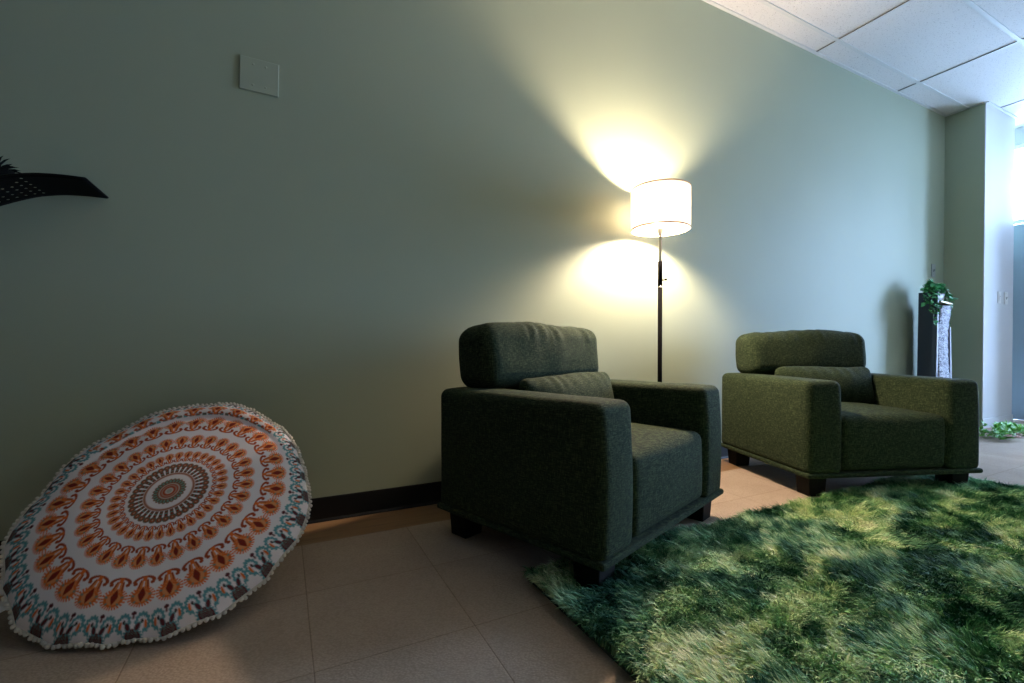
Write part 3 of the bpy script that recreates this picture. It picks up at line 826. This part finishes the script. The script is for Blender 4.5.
def spray():
    rnd = random.Random(5); mb = MB(); st = MB()
    A = Vector((5.18, 1.58, .02)); B = Vector((6.0, 1.56, .02))
    starts = []
    for k in range(40):
        t = rnd.random()**1.2; p = A.lerp(B, t*.7)+Vector((0, rnd.uniform(-.06, .10), 0))
        q = p+Vector((rnd.uniform(-.05, .22), rnd.uniform(-.1, .08), rnd.uniform(.01, .12)*(1-t*.6)))
        mid = (p+q)/2+Vector((0, 0, .03)); st.tube([p, mid, q], .002, 5)
        for i in range(11):
            s = i/10; c = p.lerp(mid, min(1, s*2)) if s < .5 else mid.lerp(q, s*2-1)
            L = rnd.uniform(.03, .055); d = Vector((rnd.uniform(-.6, 1), rnd.uniform(-1, .7), rnd.uniform(-.2, .7)))
            c.z = max(c.z, .012); leaf_mesh(mb, c, d, (0, -.5, 1), L, L*.6)
    mb.v = [(x, y, max(z, .003)) for x, y, z in mb.v]
    st.tube([(5.75, 1.56, .02), (6.1, 1.53, .012), (6.5, 1.50, .03)], .004, 6)
    o = mb.build('foliage_spray', leaf_mat('bright_green_leaf', (.05, .30, .03), (.20, .55, .07)))
    tag(o, 'bright green leafy spray with pale flowers lying on the floor by the pillar', 'foliage')
    st.build('stem', simple('green_stem', (.10, .30, .05), .6), o)
    mf = simple('pale_pink_petal', (.80, .62, .58), .7)
    for p in ((5.22, 1.50, .045), (5.30, 1.47, .035), (5.42, 1.50, .04)):
        fb = MB()
        for ring, (nn, L, el) in enumerate(((7, .04, .35), (6, .03, .8), (4, .02, 1.2))):
            for i in range(nn):
                a = 2*PI*i/nn+ring*.4; leaf_mesh(fb, p, (math.cos(a)*math.cos(el), math.sin(a)*math.cos(el), math.sin(el)), (-math.cos(a)*math.sin(el), -math.sin(a)*math.sin(el), math.cos(el)), L, L*.8)
        fb.v = [(x, y, max(z, .004)) for x, y, z in fb.v]
        fb.build('flower', mf, o)
spray()

# ------------------------------------------------------------------ plates on the walls
def screw(mb, x, y, z, r=.0035):  # on a -Y facing plate
    n = 12; v = [(x+r*math.cos(2*PI*i/n), y, z+r*math.sin(2*PI*i/n)) for i in range(n)]+[(x+r*.6*math.cos(2*PI*i/n), y-.0015, z+r*.6*math.sin(2*PI*i/n)) for i in range(n)]
    mb.add(v, [(i, (i+1) % n, n+(i+1) % n, n+i) for i in range(n)]+[tuple(range(n, 2*n))])
m = MB(); m.box(-.071, .071, -.006, 0, -.068, .068)
pl = m.build('blank_cover_plate', M_plate_green, bevel=.003, loc=(-.080, DW, 1.878), rot=(0, math.radians(1.2), 0))
tag(pl, 'square double blank cover plate painted wall green, high on the wall', 'wall plate')
for x in (-.023, .023):
    for z in (-.042, .042):
        m = MB(); screw(m, x, -.006, z, .005); m.build('screw', M_plate_green, pl)
def plate(name, x, y, z, w, hh, label, cat, kind, mat=M_white_plastic):
    m = MB(); m.box(-w/2, w/2, -.006, 0, -hh/2, hh/2); o = m.build(name, mat, bevel=.002, loc=(x, y, z)); tag(o, label, cat)
    if kind == 'toggle':
        m = MB(); m.box(-.005, .005, -.0075, -.006, -.012, .012); m.build('switch_slot', M_slot, o)
        m = MB(); m.box(-.0035, .0035, -.018, -.006, -.001, .009); m.build('toggle', mat, o)
        for sz in (-1, 1):
            m = MB(); screw(m, 0, -.006, sz*hh*.38); m.build('screw', M_steel, o)
    if kind == 'rocker':
        m = MB(); m.box(-.016, .016, -.010, -.006, -.033, .033); m.build('rocker', mat, o, bevel=.002)
        m = MB(); m.box(-.006, .006, -.0112, -.010, .008, .012); m.build('indicator', M_slot, o)
    return o
M_plate_grey = simple('grey_plastic', (.30, .34, .34), .4)
o = plate('switch_plate', 5.68, DW, 1.515, .075, .125, 'grey switch plate on the green wall above the pedestal plant', 'light switch', 'toggle', M_plate_grey)
plate('switch_plate', 6.24, 1.87, 1.252, .07, .115, 'left of the two white switch plates on the pillar front', 'light switch', 'rocker')
plate('switch_plate', 6.40, 1.87, 1.252, .075, .12, 'right of the two white switch plates on the pillar front', 'light switch', 'toggle')

# ------------------------------------------------------------------ curved wall shelf, top left
def shelf():
    # arched perforated steel shelf; profile in the X/Z plane, extruded out from the wall
    root = empty('wall_shelf', (-.898, DW, 1.207))
    tag(root, 'black curved perforated metal shelf mounted high on the wall at far left', 'shelf')
    xs = np.linspace(-1.24, -.572, 49)
    def zt(x): return float(np.interp(x, [-1.24, -1.10, -.95, -.85, -.789, -.726, -.646, -.572], [1.00, 1.10, 1.185, 1.235, 1.268, 1.290, 1.301, 1.300]))
    D = .212
    V = []; Fc = []
    ny = 13; ys = np.linspace(0, -D, ny)
    zz = np.array([zt(x) for x in xs]); zz = np.convolve(np.pad(zz, 3, mode='edge'), np.ones(7)/7, 'valid')
    for i, x in enumerate(xs):
        for y in ys: V.append((x+.90, y, zz[i]-1.2))
    nx = len(xs)
    m, nt, b = mat_new('black_perforated_sheet'); b.inputs['Base Color'].default_value = (.003, .003, .003, 1); b.inputs['Roughness'].default_value = .8; b.inputs['Specular IOR Level'].default_value = .1
    tc = nt.nodes.new('ShaderNodeTexCoord'); sep = nt.nodes.new('ShaderNodeSeparateXYZ'); nt.links.new(tc.outputs['Object'], sep.inputs[0])
    def mth(op, a, c=None):
        n = nt.nodes.new('ShaderNodeMath'); n.operation = op
        for k, q in enumerate((a, c)):
            if q is None: continue
            if isinstance(q, (int, float)): n.inputs[k].default_value = q
            else: nt.links.new(q, n.inputs[k])
        return n.outputs[0]
    fx = mth('SUBTRACT', mth('FRACT', mth('DIVIDE', mth('ADD', sep.outputs[0], 2.), .022)), .5); fy = mth('SUBTRACT', mth('FRACT', mth('DIVIDE', mth('ADD', sep.outputs[1], 2.), .030)), .5)
    dd = mth('SQRT', mth('ADD', mth('MULTIPLY', fx, fx), mth('MULTIPLY', fy, fy)))
    hole = mth('MULTIPLY', mth('LESS_THAN', dd, .17), mth('MULTIPLY', mth('LESS_THAN', sep.outputs[0], .175), mth('MULTIPLY', mth('LESS_THAN', sep.outputs[1], -.03), mth('GREATER_THAN', sep.outputs[1], -.19))))
    tr = nt.nodes.new('ShaderNodeBsdfTransparent'); mx = nt.nodes.new('ShaderNodeMixShader'); out = nt.nodes['Material Output']
    nt.links.new(hole, mx.inputs[0]); nt.links.new(b.outputs[0], mx.inputs[1]); nt.links.new(tr.outputs[0], mx.inputs[2]); nt.links.new(mx.outputs[0], out.inputs[0])
    for i in range(nx-1):
        for j in range(ny-1):
            q = i*ny+j; Fc.append((q, q+ny, q+ny+1, q+1))
    o = link_mesh('shelf_board', V, Fc, m, root, True); s = o.modifiers.new('s', 'SOLIDIFY'); s.thickness = .001; s.offset = 1
    # folded front lip and end lip
    lip = MB(); P = [(x+.90, -D, zz[i]-1.2+.003) for i, x in enumerate(xs)]; lip.tube(P, .0035, 6); lip.tube([(xs[-1]+.90, 0, zz[-1]-1.2+.003), (xs[-1]+.90, -D, zz[-1]-1.2+.003)], .0035, 6)
    lip.build('rolled_edge', M_shelf, root, True)
    # dark ornament on the shelf
    rnd = random.Random(9); mb = MB(); c = Vector((-.812, 2.03, 1.252)) 
    pot = MB(); pot.lathe([(0, 0), (.034, 0), (.042, .02), (.045, .045), (.041, .045), (.038, .02), (0, .02)], (c.x, c.y, c.z+.028), 20)
    o2 = pot.build('potted_plant', simple('black_pot', (.003, .003, .003), .8, spec=.1), smooth=True)
    tag(o2, 'small dark leafy ornament on top of the black wall shelf', 'plant')
    for k in range(40):
        a = rnd.uniform(0, 2*PI); e = rnd.uniform(.1, 1.3); d = Vector((math.cos(a)*math.cos(e), math.sin(a)*math.cos(e), math.sin(e)))
        leaf_mesh(mb, c+Vector((0, 0, .065))+d*rnd.uniform(0, .02), d, (0, 0, 1), rnd.uniform(.03, .06), .018)
    mb.build('leaf', simple('blackish_leaf', (.004, .005, .004), .8, spec=.1), o2)['kind'] = 'stuff'
shelf()

# ------------------------------------------------------------------ light
w = bpy.data.worlds.new('daylight'); scn.world = w; w.use_nodes = True
bg = w.node_tree.nodes['Background']; bg.inputs[0].default_value = (.42, .63, 1.0, 1); bg.inputs[1].default_value = 34.0
def portal(name, loc, rot, sx, sy):
    l = bpy.data.lights.new(name, 'AREA'); l.shape = 'RECTANGLE'; l.size = sx; l.size_y = sy; l.cycles.is_portal = True
    o = bpy.data.objects.new(name, l); COL.objects.link(o); o.location = loc; o.rotation_euler = rot
portal('window_portal', (XR+.10, (WY0+WY1)/2, (WZ0+WZ1)/2), (0, math.radians(90), 0), WZ1-WZ0, WY1-WY0)
portal('transom_portal', (7.01, 1.81, 2.48), (0, math.radians(90), 0), .74, .90)

# ------------------------------------------------------------------ camera
cam = bpy.data.cameras.new('camera'); co = bpy.data.objects.new('camera', cam); COL.objects.link(co); scn.camera = co
cam.sensor_width = 36; cam.lens = 458/1024*36; cam.clip_start = .02
PITCH = math.radians(.6)
co.location = (0, 0, H); co.rotation_euler = (math.radians(90)-PITCH, 0, math.radians(-26.6))
cam.shift_y = (6.5+458*math.tan(PITCH))/1024
# ------------------------------------------------------------------ view
vs = scn.view_settings; vs.view_transform = 'Standard'; vs.look = 'None'; vs.gamma = 1; vs.use_curve_mapping = False; vs.exposure = 0.3
scn.cycles.use_denoising = True; scn.cycles.max_bounces = 10; scn.cycles.diffuse_bounces = 6; scn.cycles.transparent_max_bounces = 12
scn.cycles.caustics_reflective = False; scn.cycles.caustics_refractive = False; scn.cycles.sample_clamp_indirect = 8
